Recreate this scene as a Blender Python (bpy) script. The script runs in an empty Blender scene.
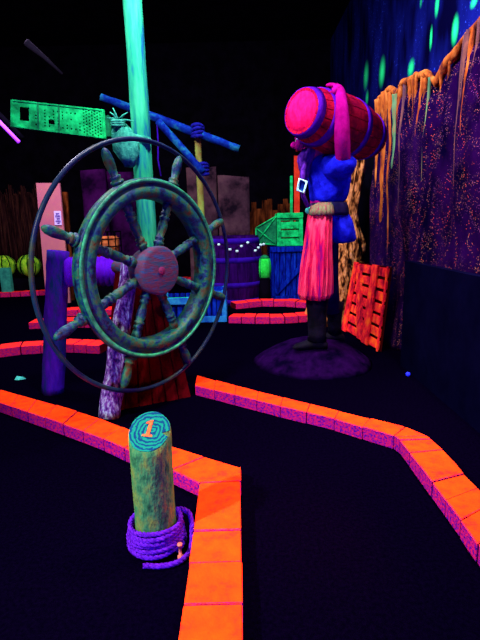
import bpy, bmesh, math, random
from mathutils import Vector, Matrix, noise
random.seed(7)
scn = bpy.context.scene
COL = scn.collection
# ------------------------------------------------------------------ camera
FP = 462.0; T = math.radians(11.6); RO = .025; H = 1.4
Fw = Vector((0, math.cos(T), -math.sin(T))); R0 = Vector((1, 0, 0)); U0 = Vector((0, math.sin(T), math.cos(T)))
Rt = R0*math.cos(RO) - U0*math.sin(RO); Up = U0*math.cos(RO) + R0*math.sin(RO)
CAM = Vector((0, 0, H))
cd = bpy.data.cameras.new('camera'); cam = bpy.data.objects.new('camera', cd); COL.objects.link(cam)
cd.sensor_fit = 'VERTICAL'; cd.sensor_height = 36; cd.lens = 36*FP/640; cd.clip_start = .05
m = Matrix((Rt, Up, -Fw)).transposed().to_4x4(); m.translation = CAM; cam.matrix_world = m
scn.camera = cam
def ray(x, y): return Fw + Rt*((x-240)/FP) + Up*((320-y)/FP)
def dep(x, y, D): d = ray(x, y); return CAM + d*(D/d.y)          # point at distance D down the room
def lvl(x, y, Z): d = ray(x, y); return CAM + d*((Z-H)/d.z)      # point at height Z
def sid(x, y, X): d = ray(x, y); return CAM + d*(X/d.x)          # point on a side plane
# ------------------------------------------------------------------ materials
def mat(name, cols, scale=8, stretch=(1, 1, 1), rough=.75, bump=.3, bscale=None, detail=5, emit=None, spec=.02, pos=None, kind='noise', bdist=.01):
    M = bpy.data.materials.new(name); M.use_nodes = True
    N = M.node_tree.nodes; L = M.node_tree.links; b = N['Principled BSDF']
    b.inputs['Roughness'].default_value = rough
    b.inputs['Specular IOR Level'].default_value = spec
    if spec <= .05: b.inputs['IOR'].default_value = 1.0
    tc = N.new('ShaderNodeTexCoord'); mp = N.new('ShaderNodeMapping'); mp.inputs['Scale'].default_value = stretch
    L.new(tc.outputs['Object'], mp.inputs['Vector'])
    if kind == 'noise':
        t = N.new('ShaderNodeTexNoise'); t.inputs['Detail'].default_value = detail; out = t.outputs['Fac']; t.inputs['Roughness'].default_value = .65
    elif kind == 'voronoi':
        t = N.new('ShaderNodeTexVoronoi'); out = t.outputs['Distance']
    elif kind == 'wave':
        t = N.new('ShaderNodeTexWave'); t.inputs['Distortion'].default_value = 3; t.inputs['Detail'].default_value = 3; out = t.outputs['Fac']
    t.inputs['Scale'].default_value = scale
    L.new(mp.outputs['Vector'], t.inputs['Vector'])
    r = N.new('ShaderNodeValToRGB'); e = r.color_ramp.elements
    n = len(cols)
    if pos is None: pos = [.36 + .3*i/max(1, n-1) for i in range(n)]
    while len(e) < n: e.new(.5)
    for i in range(n): e[i].position = pos[i]
    for i in range(n): e[i].color = (*cols[i], 1)
    L.new(out, r.inputs['Fac']); L.new(r.outputs['Color'], b.inputs['Base Color'])
    if bump:
        t2 = N.new('ShaderNodeTexNoise'); t2.inputs['Scale'].default_value = bscale or scale*3; t2.inputs['Detail'].default_value = 4
        L.new(mp.outputs['Vector'], t2.inputs['Vector'])
        bp = N.new('ShaderNodeBump'); bp.inputs['Strength'].default_value = bump; bp.inputs['Distance'].default_value = bdist
        L.new(t2.outputs['Fac'], bp.inputs['Height']); L.new(bp.outputs['Normal'], b.inputs['Normal'])
    if emit:
        b.inputs['Emission Color'].default_value = (*emit[:3], 1); b.inputs['Emission Strength'].default_value = emit[3]
    return M
M = {}
M['carpet'] = mat('carpet', [(.0003, .0001, .0018), (.0008, .0002, .0042)], 60, bump=.5, bscale=400, spec=.02, rough=1)
M['black'] = mat('black_paint', [(.0012, .001, .002), (.003, .002, .006)], 3, spec=.02, rough=1)
M['curb'] = mat('orange_block_paint', [(.85, .014, .010), (1, .030, .004), (1, .044, .003)], 14, bump=.4, bscale=90, detail=8, pos=[.32, .45, .7], spec=.02, bdist=.004)
M['curb_side'] = mat('speckled_violet_lit_side', [(.05, .003, .20), (.25, .004, .15), (.5, .008, .07)], 70, (1, 1, 1), bump=.8, bscale=110, detail=4, pos=[.40, .48, .62], spec=.02, bdist=.008)  # paint speckle plus the violet light on upright faces, put into the colour
M['curb_red_side'] = mat('pink_violet_lit_side', [(.22, .006, .18), (.55, .010, .12), (.8, .015, .07)], 45, bump=.7, bscale=90, detail=4, pos=[.38, .48, .62], spec=.02, bdist=.008)  # far block sides, violet light likewise mixed into their red
M['curb_red'] = mat('red_block_paint', [(.8, .012, .05), (1, .02, .02), (1, .035, .015)], 22, bump=.5, bscale=80, detail=8, pos=[.33, .46, .7], spec=.05, bdist=.006)
M['mortar'] = mat('dark_mortar', [(.05, .001, .004), (.08, .002, .008)], 30)
M['log'] = mat('green_log_paint', [(.004, .02, .012), (.022, .11, .045), (.09, .12, .025)], 22, (1, 1, .45), bump=.8, bscale=80, detail=8, pos=[.30, .46, .66], spec=.0)
M['one'] = mat('salmon_paint', [(.42, .05, .015), (.5, .09, .03)], 60, bump=.1)
M['rope'] = mat('violet_rope', [(.03, .002, .16), (.08, .008, .36)], 60, bump=.3, spec=.05)
M['iron'] = mat('rusty_iron', [(.25, .06, .05), (.5, .12, .10)], 40)
M['wheel'] = mat('teal_weathered_wood', [(.001, .001, .012), (.001, .020, .09), (.003, .10, .05), (.07, .015, .003)], 12, (1, 1, 1), bump=.5, bscale=50, detail=8, pos=[.36, .45, .53, .68], spec=.2, rough=.5)
M['wheel_edge'] = mat('pale_green_edge', [(.005, .10, .06), (.03, .40, .16)], 20, bump=.3, spec=.2, rough=.5)
M['hub'] = mat('hub_wood', [(.008, .06, .16), (.09, .02, .05), (.02, .05, .10)], 7, (1, 4, 1), bump=.3, spec=.1, pos=[.38, .5, .62])
M['hub_cap'] = mat('hub_cap_red', [(.08, .01, .05), (.14, .02, .07)], 20)
M['ring'] = mat('dark_guard_ring', [(.004, .003, .05), (.004, .02, .05), (.03, .045, .008)], 2.5, bump=.2, spec=.15, rough=.4)
M['maroon'] = mat('maroon_planks', [(.015, .0003, .001), (.06, .001, .003), (.04, .0008, .002)], 8, (1, 1, .3), bump=.4, spec=.0)
M['lilac'] = mat('lilac_pitted_beam', [(.01, .005, .07), (.13, .04, .26), (.30, .40, .55)], 38, (1, 1, .45), bump=.9, detail=8, pos=[.38, .5, .62])
M['indigo'] = mat('indigo_log', [(.003, .02, .08), (.035, .004, .22), (.06, .008, .32)], 10, (1, 1, .3), bump=.5)
M['violet'] = mat('violet_roller', [(.05, .002, .30), (.11, .006, .55)], 6, bump=.2)
M['mast'] = mat('mint_mast_wood', [(.006, .10, .24), (.015, .36, .18), (.04, .56, .24)], 9, (1.6, 1.6, .22), bump=.4, detail=8, pos=[.36, .47, .62])
M['green'] = mat('bright_green_paint', [(.003, .15, .04), (.008, .70, .16)], 10, bump=.4, detail=8)
M['green_dk'] = mat('deep_green_paint', [(.004, .10, .04), (.01, .22, .07)], 12, bump=.4)
M['cloth_mint'] = mat('mint_cloth', [(.01, .16, .12), (.05, .48, .28)], 25, bump=.6)
M['blue_spar'] = mat('blue_spar_wood', [(.002, .003, .09), (.003, .02, .2), (.01, .14, .22)], 5, bump=.4)
M['navy_rope'] = mat('navy_rope', [(.004, .004, .08), (.01, .01, .25)], 30)
M['bamboo'] = mat('yellow_green_pole', [(.2, .10, .03), (.22, .35, .06)], 8, (1, 1, .4))
M['grey_rock'] = mat('purple_grey_plaster', [(.006, .003, .007), (.05, .02, .032), (.08, .038, .045)], 2.2, bump=.5, detail=8)
M['purple_rock'] = mat('purple_plaster', [(.004, .0005, .008), (.040, .003, .06)], 2, bump=.5, detail=8)
M['pink_board'] = mat('pink_board', [(.42, .10, .20), (.50, .17, .16)], 1.2, bump=.1)
M['paper'] = mat('lilac_paper', [(.55, .4, .9), (.65, .5, 1)], 5, bump=0)
M['ink'] = mat('violet_ink', [(.12, .06, .4), (.15, .08, .4)], 5, bump=0)
M['brown'] = mat('orange_brown_wood', [(.004, .001, .001), (.07, .014, .004), (.16, .035, .008)], 10, (1, 1, .2), bump=.5)
M['thatch'] = mat('reddish_brown_reed', [(.003, .001, .002), (.018, .005, .006), (.045, .014, .008)], 5, (4, 4, .4), bump=.4)
M['melon'] = mat('green_yellow_float', [(.02, .12, .01), (.22, .55, .02), (.4, .6, .03)], 5, (3, 3, 1), bump=.2)
M['basket_or'] = mat('orange_fill', [(.4, .08, .03), (.7, .2, .06)], 6)
M['purple_barrel'] = mat('purple_barrel_wood', [(.008, .001, .03), (.03, .002, .10)], 6, (2, 2, .3), bump=.4)
M['purple_hoop'] = mat('purple_hoop', [(.02, .003, .18), (.03, .004, .3)], 10, bump=.2)
M['bead'] = mat('mint_white_bead', [(.5, .8, .7), (.6, .9, .9)], 20, bump=0)
M['blue_crate'] = mat('blue_crate_wood', [(.001, .003, .06), (.002, .01, .26), (.004, .04, .42)], 8, (3, 3, .4), bump=.5)
M['blue_edge'] = mat('cyan_edge_paint', [(.01, .10, .45), (.03, .35, .6)], 8, bump=.3)
M['red_pole'] = mat('red_board', [(.5, .02, .01), (.8, .05, .02)], 8)
M['lime'] = mat('lime_glass', [(.01, .5, .03), (.03, .9, .08)], 8, bump=.1)
M['mound'] = mat('purple_mound_plaster', [(.001, .0003, .006), (.010, .001, .030)], 6, bump=.6, spec=.02, rough=1)
M['skin'] = mat('magenta_skin', [(.20, .001, .10), (.36, .003, .20)], 9, bump=.2)
M['beard'] = mat('violet_beard', [(.02, .004, .12), (.12, .02, .35)], 40, (1, 1, .3), bump=.8)
M['shirt'] = mat('blue_shirt_cloth', [(.004, .004, .30), (.012, .018, .75)], 9, bump=.5, bscale=14, bdist=.03)
M['belt'] = mat('dark_leather', [(.004, .003, .03), (.012, .008, .06)], 12, bump=.3, spec=.06)
M['buckle'] = mat('pale_mint_metal', [(.35, .8, .75), (.5, 1, .9)], 20, bump=0)
M['sash'] = mat('pink_striped_cloth', [(.03, .002, .12), (.45, .003, .05), (.72, .05, .12), (.22, .003, .06)], 7, (2.0, 2.0, .22), bump=.3, detail=6, pos=[.34, .46, .58, .72])
M['sash_top'] = mat('pale_gathered_cloth', [(.22, .02, .06), (.10, .22, .08)], 30, (2, 2, .3))
M['boot'] = mat('black_boot_leather', [(.001, .0008, .003), (.004, .002, .012)], 10, bump=.3, spec=.06)
M['barrel_head'] = mat('hot_pink_barrel_head', [(.85, .003, .07), (.95, .006, .13)], 14, (3, 1, 1), bump=.4)
M['barrel_red'] = mat('red_barrel_staves', [(.16, .001, .025), (.48, .005, .03)], 10, (1, 1, 1), bump=.4)
M['barrel_hoop'] = mat('violet_barrel_hoop', [(.04, .002, .24), (.09, .005, .36)], 10, bump=.2)
M['bark'] = mat('orange_brown_bark', [(.003, .002, .002), (.08, .02, .006), (.6, .20, .05), (.8, .32, .12)], 12, (1, 1, .38), bump=1, detail=2, pos=[.40, .46, .55, .68], bdist=.04)
M['lattice'] = mat('red_orange_wood', [(.22, .003, .02), (.9, .015, .025), (1, .12, .012)], 8, (1, 1, .7), bump=.5, detail=7)
M['lattice_gap'] = mat('dark_red_backing', [(.02, .001, .001), (.04, .001, .002)], 8)
M['drip'] = mat('orange_drip_paint', [(.04, .008, .012), (.30, .06, .010), (.46, .14, .03)], 11, (1, 1, .35), bump=.5, detail=6)
M['drip_green'] = mat('green_drip_paint', [(.01, .07, .05), (.08, .18, .08), (.25, .10, .03)], 7, (1, 1, .3), bump=.5)
M['drip_pale'] = mat('pale_drip_paint', [(.02, .01, .04), (.22, .08, .05)], 9, (1, 1, .3), bump=.5)
M['navy'] = mat('navy_panel', [(.0006, .0005, .006), (.0012, .001, .011)], 3, bump=.2, spec=.02, rough=1)
M['tube'] = mat('violet_tube_glass', [(.4, .1, .9), (.4, .1, .9)], 3, bump=0, emit=(.34, .02, 1, 1.2))
M['tube_dim'] = mat('grey_tube', [(.01, .008, .016), (.016, .012, .022)], 3, bump=0)
M['mint_scrap'] = mat('mint_plastic', [(.05, .5, .35), (.1, .8, .55)], 9)
M['ball_blue'] = mat('blue_ball_plastic', [(.02, .03, .9), (.02, .03, .9)], 9, bump=0)
M['teal'] = mat('teal_post_paint', [(.02, .2, .15), (.04, .4, .25)], 9)

# ------------------------------------------------------------------ mesh builder
class MB:
    def __init__(s): s.v = []; s.f = []
    def add(s, vs, fs):
        o = len(s.v); s.v += [Vector(v) for v in vs]; s.f += [tuple(i+o for i in f) for f in fs]; return s
    def hexa(s, a):     # 4 bottom + 4 top
        return s.add(a, [(3, 2, 1, 0), (4, 5, 6, 7), (0, 1, 5, 4), (1, 2, 6, 5), (2, 3, 7, 6), (3, 0, 4, 7)])
    def box(s, c, h, X=Vector((1, 0, 0)), Y=Vector((0, 1, 0)), Z=Vector((0, 0, 1))):
        c = Vector(c); p = []
        for z in (-1, 1):
            for x, y in ((-1, -1), (1, -1), (1, 1), (-1, 1)):
                p.append(c + X*(x*h[0]) + Y*(y*h[1]) + Z*(z*h[2]))
        return s.hexa(p)
    def quadslab(s, q, th):   # quad corners (4) given a thickness vector
        return s.hexa([Vector(p) for p in q] + [Vector(p)+th for p in q])
    def prism(s, poly, off):
        n = len(poly); return s.add([Vector(p) for p in poly]+[Vector(p)+off for p in poly],
            [tuple(range(n))[::-1], tuple(range(n, 2*n))] + [(i, (i+1) % n, n+(i+1) % n, n+i) for i in range(n)])
    def rings(s, rs, closed=False, caps=True):
        n = len(rs[0]); vs = [v for r in rs for v in r]; fs = []
        k = len(rs)
        for i in range(k if closed else k-1):
            for j in range(n):
                a = i*n; b = ((i+1) % k)*n
                fs.append((a+j, a+(j+1) % n, b+(j+1) % n, b+j))
        if caps and not closed: fs += [tuple(range(n))[::-1], tuple(range((k-1)*n, k*n))]
        return s.add(vs, fs)
    def tube(s, pts, r, seg=10, closed=False, wob=0):
        pts = [Vector(p) for p in pts]; n = len(pts); rs = []
        if not isinstance(r, (list, tuple)): r = [r]*n
        t0 = (pts[1]-pts[0]).normalized(); nn = t0.orthogonal().normalized()
        for i, p in enumerate(pts):
            if closed: t = (pts[(i+1) % n]-pts[i-1]).normalized()
            else: t = (pts[min(i+1, n-1)]-pts[max(i-1, 0)]).normalized()
            nn = (nn - t*nn.dot(t)).normalized(); b = t.cross(nn)
            rs.append([p + (nn*math.cos(2*math.pi*j/seg)+b*math.sin(2*math.pi*j/seg))*r[i]*(1+wob*noise.noise(Vector((p.x*7+j*1.7, p.y*7, p.z*7)))) for j in range(seg)])
        return s.rings(rs, closed)
    def lathe(s, o, d, prof, seg=24, closed=False):
        o = Vector(o); d = Vector(d).normalized(); a = d.orthogonal().normalized(); b = d.cross(a)
        rs = [[o+d*t+(a*math.cos(2*math.pi*j/seg)+b*math.sin(2*math.pi*j/seg))*r for j in range(seg)] for t, r in prof]
        return s.rings(rs, closed)
    def ball(s, c, r, seg=16, sc=(1, 1, 1)):
        c = Vector(c); rs = []
        k = seg//2
        for i in range(1, k):
            a = math.pi*i/k
            rs.append([c+Vector((math.sin(a)*math.cos(2*math.pi*j/seg)*sc[0], math.sin(a)*math.sin(2*math.pi*j/seg)*sc[1], math.cos(a)*sc[2]))*r for j in range(seg)])
        return s.rings(rs)
    def build(s, name, material, parent=None, smooth=True, bevel=0, sub=0, rough=0, local=False, side=None):
        me = bpy.data.meshes.new(name)
        off = parent['_o'] if (parent is not None and not local) else (0, 0, 0)
        off = Vector(off)
        me.from_pydata([v-off for v in s.v], [], s.f)
        bm = bmesh.new(); bm.from_mesh(me); bmesh.ops.recalc_face_normals(bm, faces=bm.faces)
        if bevel: bmesh.ops.bevel(bm, geom=[e for e in bm.edges if e.calc_face_angle(0) > .5], offset=bevel, segments=2, affect='EDGES', clamp_overlap=True)
        if rough:
            for v in bm.verts:
                v.co += Vector(noise.noise_vector((v.co+off)*rough[1]))*rough[0]
        bm.to_mesh(me); bm.free()
        for p in me.polygons: p.use_smooth = smooth
        me.materials.append(M[material] if isinstance(material, str) else material)
        if side:
            me.materials.append(M[side])
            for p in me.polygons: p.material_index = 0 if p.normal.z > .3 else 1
        o = bpy.data.objects.new(name, me); COL.objects.link(o)
        if parent is not None:
            o.parent = parent
            o['_o'] = tuple(parent['_o']) if not local else (0, 0, 0)
        else: o['_o'] = (0, 0, 0)
        if sub:
            md = o.modifiers.new('sub', 'SUBSURF'); md.levels = sub; md.render_levels = sub
        return o
def tag(o, label, cat, group=None):
    o['label'] = label; o['category'] = cat; o['kind'] = 'thing'
    if group: o['group'] = group
    return o
def thing(name, loc, label, cat, group=None):
    e = bpy.data.objects.new(name, None); COL.objects.link(e); e.location = loc; e['_o'] = tuple(loc); e.empty_display_size = .1
    return tag(e, label, cat, group)
def struct(name, mb, m_, **k):
    o = mb.build(name, m_, smooth=False, **k); o['kind'] = 'structure'; return o
def pl(o, lab): o['label'] = lab; return o
V = Vector

# ------------------------------------------------------------------ the room
struct('floor', MB().box((0, 5, -.05), (7, 8, .05)), 'carpet')
struct('ceiling', MB().box((0, 5, 6.05), (7, 8, .05)), 'black')
struct('wall_back', MB().box((0, 13.05, 3), (7, .05, 3)), 'black')
struct('wall_left', MB().box((-7.05, 5, 3), (.05, 8, 3)), 'black')
# right wall: night sky mural with soft green strokes
WX = 2.5
def mural():
    Mt = bpy.data.materials.new('night_mural'); Mt.use_nodes = True
    N = Mt.node_tree.nodes; L = Mt.node_tree.links; b = N['Principled BSDF']; b.inputs['Roughness'].default_value = 1; b.inputs['IOR'].default_value = 1.0
    tc = N.new('ShaderNodeTexCoord')
    mp = N.new('ShaderNodeMapping'); mp.inputs['Scale'].default_value = (1, 1.2, .45); L.new(tc.outputs['Object'], mp.inputs['Vector'])
    n1 = N.new('ShaderNodeTexNoise'); n1.inputs['Scale'].default_value = 2.2; n1.inputs['Detail'].default_value = 6; L.new(mp.outputs['Vector'], n1.inputs['Vector'])
    r = N.new('ShaderNodeValToRGB'); e = r.color_ramp.elements
    e[0].position = .35; e[0].color = (.0008, .0005, .012, 1); e[1].position = .7; e[1].color = (.004, .006, .13, 1); L.new(n1.outputs['Fac'], r.inputs['Fac'])
    n2 = N.new('ShaderNodeTexNoise'); n2.inputs['Scale'].default_value = 26; n2.inputs['Detail'].default_value = 2; L.new(tc.outputs['Object'], n2.inputs['Vector'])
    r2 = N.new('ShaderNodeValToRGB'); e = r2.color_ramp.elements; e[0].position = .64; e[0].color = (0, 0, 0, 1); e[1].position = .72; e[1].color = (1, 1, 1, 1); L.new(n2.outputs['Fac'], r2.inputs['Fac'])
    mul = N.new('ShaderNodeMath'); mul.operation = 'MULTIPLY'; L.new(r2.outputs['Color'], mul.inputs[0])
    r3 = N.new('ShaderNodeValToRGB'); e = r3.color_ramp.elements; e[0].position = .5; e[0].color = (0, 0, 0, 1); e[1].position = .62; e[1].color = (1, 1, 1, 1); L.new(n1.outputs['Fac'], r3.inputs['Fac']); L.new(r3.outputs['Color'], mul.inputs[1])
    mx = N.new('ShaderNodeMix'); mx.data_type = 'RGBA'; L.new(mul.outputs[0], mx.inputs['Factor']); L.new(r.outputs['Color'], mx.inputs[6]); mx.inputs[7].default_value = (.03, .06, .7, 1)
    last = mx.outputs[2]
    for (px, py, hw, hh, s) in [(437, 5, 2.2, 12, 1), (431, 38, 1.4, 12, .9), (455, 30, 3.6, 15, 1), (382, 72, 3.2, 15, 1), (366, 76, 2.6, 14, .8), (411, 68, 3.5, 9, .9), (367, 98, 1.6, 8, .7), (329, 64, 1.5, 11, .5), (474, 2, 4, 6, .8), (421, 2, 1.4, 6, .35)]:
        c = sid(px, py, WX); w = abs(sid(px+hw, py, WX).y-c.y); h = abs(sid(px, py-hh, WX).z-c.z)
        sb = N.new('ShaderNodeVectorMath'); sb.operation = 'SUBTRACT'; L.new(tc.outputs['Object'], sb.inputs[0]); sb.inputs[1].default_value = c
        ml = N.new('ShaderNodeVectorMath'); ml.operation = 'MULTIPLY'; L.new(sb.outputs[0], ml.inputs[0]); ml.inputs[1].default_value = (0, 1/w, 1/h)
        ln = N.new('ShaderNodeVectorMath'); ln.operation = 'LENGTH'; L.new(ml.outputs[0], ln.inputs[0])
        mr = N.new('ShaderNodeMapRange'); mr.interpolation_type = 'SMOOTHSTEP'; L.new(ln.outputs['Value'], mr.inputs['Value'])
        mr.inputs[1].default_value = 0; mr.inputs[2].default_value = 1.2; mr.inputs[3].default_value = s; mr.inputs[4].default_value = 0
        q = N.new('ShaderNodeMix'); q.data_type = 'RGBA'; L.new(mr.outputs[0], q.inputs['Factor']); L.new(last, q.inputs[6]); q.inputs[7].default_value = (.02, .9, .25, 1); last = q.outputs[2]
    L.new(last, b.inputs['Base Color']); return Mt
M['mural'] = mural()
struct('wall_right', MB().box((WX+.05, 5, 3), (.05, 8, 3)), 'mural')

# rock waterfall wall standing in front of the mural
def splatter():
    Mt = bpy.data.materials.new('splattered_rock'); Mt.use_nodes = True
    N = Mt.node_tree.nodes; L = Mt.node_tree.links; b = N['Principled BSDF']; b.inputs['Roughness'].default_value = .9; b.inputs['IOR'].default_value = 1.0
    tc = N.new('ShaderNodeTexCoord')
    n1 = N.new('ShaderNodeTexNoise'); n1.inputs['Scale'].default_value = 3; n1.inputs['Detail'].default_value = 5; L.new(tc.outputs['Object'], n1.inputs['Vector'])
    r = N.new('ShaderNodeValToRGB'); e = r.color_ramp.elements
    e[0].position = .35; e[0].color = (.0015, .0003, .012, 1); e[1].position = .68; e[1].color = (.015, .001, .040, 1); L.new(n1.outputs['Fac'], r.inputs['Fac'])
    last = r.outputs['Color']
    for sc, thr, col in ((48, .15, (.9, .13, .05, 1)), (60, .13, (.7, .25, .12, 1)), (75, .14, (.4, .12, .3, 1)), (54, .12, (.8, .35, .14, 1))):
        vo = N.new('ShaderNodeTexVoronoi'); vo.inputs['Scale'].default_value = sc; L.new(tc.outputs['Object'], vo.inputs['Vector'])
        lt = N.new('ShaderNodeMapRange'); L.new(vo.outputs['Distance'], lt.inputs['Value']); lt.inputs[1].default_value = thr; lt.inputs[2].default_value = thr+.08; lt.inputs[3].default_value = 1; lt.inputs[4].default_value = 0
        cl = N.new('ShaderNodeTexNoise'); cl.inputs['Scale'].default_value = 3.1; cl.inputs['Detail'].default_value = 5
        mp = N.new('ShaderNodeMapping'); mp.inputs['Location'].default_value = (sc, 0, 0); mp.inputs['Scale'].default_value = (1, 1, .6); L.new(tc.outputs['Object'], mp.inputs['Vector']); L.new(mp.outputs['Vector'], cl.inputs['Vector'])
        cr = N.new('ShaderNodeMapRange'); L.new(cl.outputs['Fac'], cr.inputs['Value']); cr.inputs[1].default_value = .42; cr.inputs[2].default_value = .58
        sp = N.new('ShaderNodeSeparateColor'); L.new(vo.outputs['Color'], sp.inputs[0])
        gt = N.new('ShaderNodeMath'); gt.operation = 'GREATER_THAN'; L.new(sp.outputs[0], gt.inputs[0]); gt.inputs[1].default_value = .62
        m1 = N.new('ShaderNodeMath'); m1.operation = 'MULTIPLY'; L.new(lt.outputs[0], m1.inputs[0]); L.new(cr.outputs[0], m1.inputs[1])
        m2 = N.new('ShaderNodeMath'); m2.operation = 'MULTIPLY'; L.new(m1.outputs[0], m2.inputs[0]); L.new(gt.outputs[0], m2.inputs[1])
        q = N.new('ShaderNodeMix'); q.data_type = 'RGBA'; L.new(m2.outputs[0], q.inputs['Factor']); L.new(last, q.inputs[6]); q.inputs[7].default_value = col; last = q.outputs[2]
    L.new(last, b.inputs['Base Color'])
    bp = N.new('ShaderNodeBump'); bp.inputs['Strength'].default_value = .5; bp.inputs['Distance'].default_value = .03; L.new(n1.outputs['Fac'], bp.inputs['Height']); L.new(bp.outputs['Normal'], b.inputs['Normal'])
    return Mt
M['splatter'] = splatter()
RX = 1.72
top_px = [(520, -35), (500, -12), (480, 14), (470, 24), (460, 36), (450, 48), (441, 60), (436, 73), (432, 81), (428, 73), (421, 72), (412, 75), (403, 80), (399, 88), (397, 93), (393, 88), (386, 88), (380, 96), (375, 102)]
TOP = [sid(x, y, RX) for x, y in top_px]
# height of the wall top as a function of distance y
ys = [p.y for p in TOP]; zs = [p.z for p in TOP]
def ztop(y):
    if y <= ys[0]: return zs[0]
    for i in range(len(ys)-1):
        if ys[i] <= y <= ys[i+1]: return zs[i]+(zs[i+1]-zs[i])*(y-ys[i])/(ys[i+1]-ys[i]+1e-9)
    return zs[-1]
rock = thing('rock_wall', (RX, 3.5, 0), 'tall purple rock wall splattered with orange dots beneath the night sky mural', 'rock wall')
mb = MB(); NY, NZ = 90, 50
y0, y1 = 1.9, ys[-1]
def rx(y, z): return RX + .07*noise.noise(V((0, y*1.6, z*.8))) + .03*noise.noise(V((5, y*5, z*2)))
g = []; gb = []
for i in range(NY+1):
    y = y0+(y1-y0)*i/NY; zt = ztop(y)
    g.append([V((rx(y, zt*j/NZ)+(.10*max(0, j/NZ-.93)/.07)**1, y, zt*j/NZ)) for j in range(NZ+1)])
    gb.append([V((RX+.30, y, zt*j/NZ)) for j in range(NZ+1)])
vs = [p for c in g for p in c]+[p for c in gb for p in c]; fs = []; W = NZ+1; O = (NY+1)*W
for i in range(NY):
    for j in range(NZ):
        a = i*W+j; fs.append((a, a+1, a+W+1, a+W)); fs.append((O+a, O+a+W, O+a+W+1, O+a+1))
    a = i*W+NZ; fs.append((a, O+a, O+a+W, a+W)); a = i*W; fs.append((a, a+W, O+a+W, O+a))
for j in range(NZ):
    fs.append((j, O+j, O+j+1, j+1)); a = NY*W+j; fs.append((a, a+1, O+a+1, O+a))
mb.add(vs, fs).build('rock_face', 'splatter', rock)
# painted rim along the top edge and drips running down from it
rim = MB(); pts = []
N_ = 120
for i in range(N_+1):
    y = y0+(y1-y0)*i/N_; z = ztop(y); pts.append(V((rx(y, z*.97)+.03, y, z-.02+.02*noise.noise(V((0, y*12, 0))))))
rim.tube(pts, [.035+.02*noise.noise(V((3, p.y*6, 1))) for p in pts], 8, wob=.5)
rim.build('painted_ledge', 'drip', rock)
def drip(px, ya, yb, w, m_, name='paint_drip'):
    a = sid(px, ya, RX); b = sid(px-1, yb, RX); n = 26; P = []; Rr = []
    for i in range(n+1):
        t = i/n; y = a.y+.012*noise.noise(V((px, t*5, 0))); z = a.z+(b.z-a.z)*t; z = min(z, ztop(y)-.01)
        P.append(V((rx(y, z)+w*.35+.006, y, z))); Rr.append(w*(1.15-.65*t**1.5)*(1+.25*noise.noise(V((px*3, t*7, 2)))) if t < .97 else w*.3)
    o = MB().tube(P, Rr, 8).build(name, m_, rock); return o
for px, ya, yb, w, m_ in [(470, 26, 150, .021, 'drip'), (476, 18, 90, .016, 'drip_pale'), (463, 34, 215, .020, 'drip_pale'), (466, 30, 110, .028, 'drip_pale'), (429.5, 76, 215, .013, 'drip_green'), (421, 74, 140, .026, 'drip'), (412, 78, 128, .019, 'drip'), (424, 78, 108, .02, 'drip'), (416, 76, 110, .017, 'drip'),
                          (404.5, 82, 250, .022, 'drip_pale'), (397, 92, 170, .055, 'drip_green'), (392, 92, 262, .035, 'drip'), (386, 92, 225, .07, 'drip'), (379, 99, 190, .06, 'drip'), (401, 84, 140, .025, 'drip'), (408, 79, 118, .02, 'drip'), (439, 66, 92, .016, 'drip'), (445, 58, 84, .012, 'drip')]:
    drip(px, ya, yb, w, m_)
# low navy boarding in front of the rock wall
a = sid(407, 268, 1.60)
zt = 1.03
bd = MB().box((1.61, (1.2+a.y)/2, zt/2), (.03, (a.y-1.2)/2, zt/2))
tag(bd.build('low_partition', 'navy', smooth=False), 'plain dark navy low partition in front of the rock wall at right', 'partition')
# black column added for the dark gap between trunk and rock wall
mb = MB(); rs = []
for i in range(15):
    t = i/14; c = dep(368, 0, 6.6); z = t*2.75; n = 26
    rs.append([V((c.x+.16, 7.15, z))+V((math.cos(2*math.pi*j/n)*(.25-.04*t), math.sin(2*math.pi*j/n)*.2, 0))*(1+.35*noise.noise(V((math.cos(2*math.pi*j/n)*1.4, math.sin(2*math.pi*j/n)*1.4, z*1.8)))) for j in range(n)])
tag(mb.rings(rs).build('dark_filler', 'black'), 'tall black column added to fill the dark gap between the bark trunk and the rock wall', 'dark_filler')

# ------------------------------------------------------------------ brick curbs
def curb(label, inner, outer, m_, hz=.10, bl=.2, group=None, gap=.0022):
    """inner/outer: matching polylines (world xy); blocks are laid along them."""
    cen = (V(inner[0])+V(outer[0]))/2
    t = thing('brick_curb', (cen.x, cen.y, 0), label, 'curb', group)
    for k in range(len(inner)-1):
        a0, a1, b0, b1 = V(inner[k]), V(inner[k+1]), V(outer[k]), V(outer[k+1])
        L_ = ((a1-a0).length+(b1-b0).length)/2; n = max(1, round(L_/bl))
        for i in range(n):
            g_ = gap/L_
            s0 = i/n+g_; s1 = (i+1)/n-g_
            j = lambda: random.uniform(-.003, .003)
            q = [a0.lerp(a1, s0), a0.lerp(a1, s1), b0.lerp(b1, s1), b0.lerp(b1, s0)]
            h_ = hz+random.uniform(-.004, .004)
            jj = V((j(), j()))
            q = [p+jj for p in q]
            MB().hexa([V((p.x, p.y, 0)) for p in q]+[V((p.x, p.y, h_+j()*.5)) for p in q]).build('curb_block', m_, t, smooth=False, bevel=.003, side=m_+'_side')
    far_ = cen.y > 4.5
    mo = MB()
    for k in range(len(inner)-1):
        a0, a1, b0, b1 = V(inner[k]), V(inner[k+1]), V(outer[k]), V(outer[k+1]); e_ = .10
        q = [a0.lerp(b0, e_), a1.lerp(b1, e_), b1.lerp(a1, e_), b0.lerp(a0, e_)]
        mo.hexa([V((p.x, p.y, 0)) for p in q]+[V((p.x, p.y, hz-.009)) for p in q])
    mo.build('mortar', 'mortar', t, smooth=False)
    return t
def X2(p): return (p.x, p.y)
HZ = .09
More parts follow.
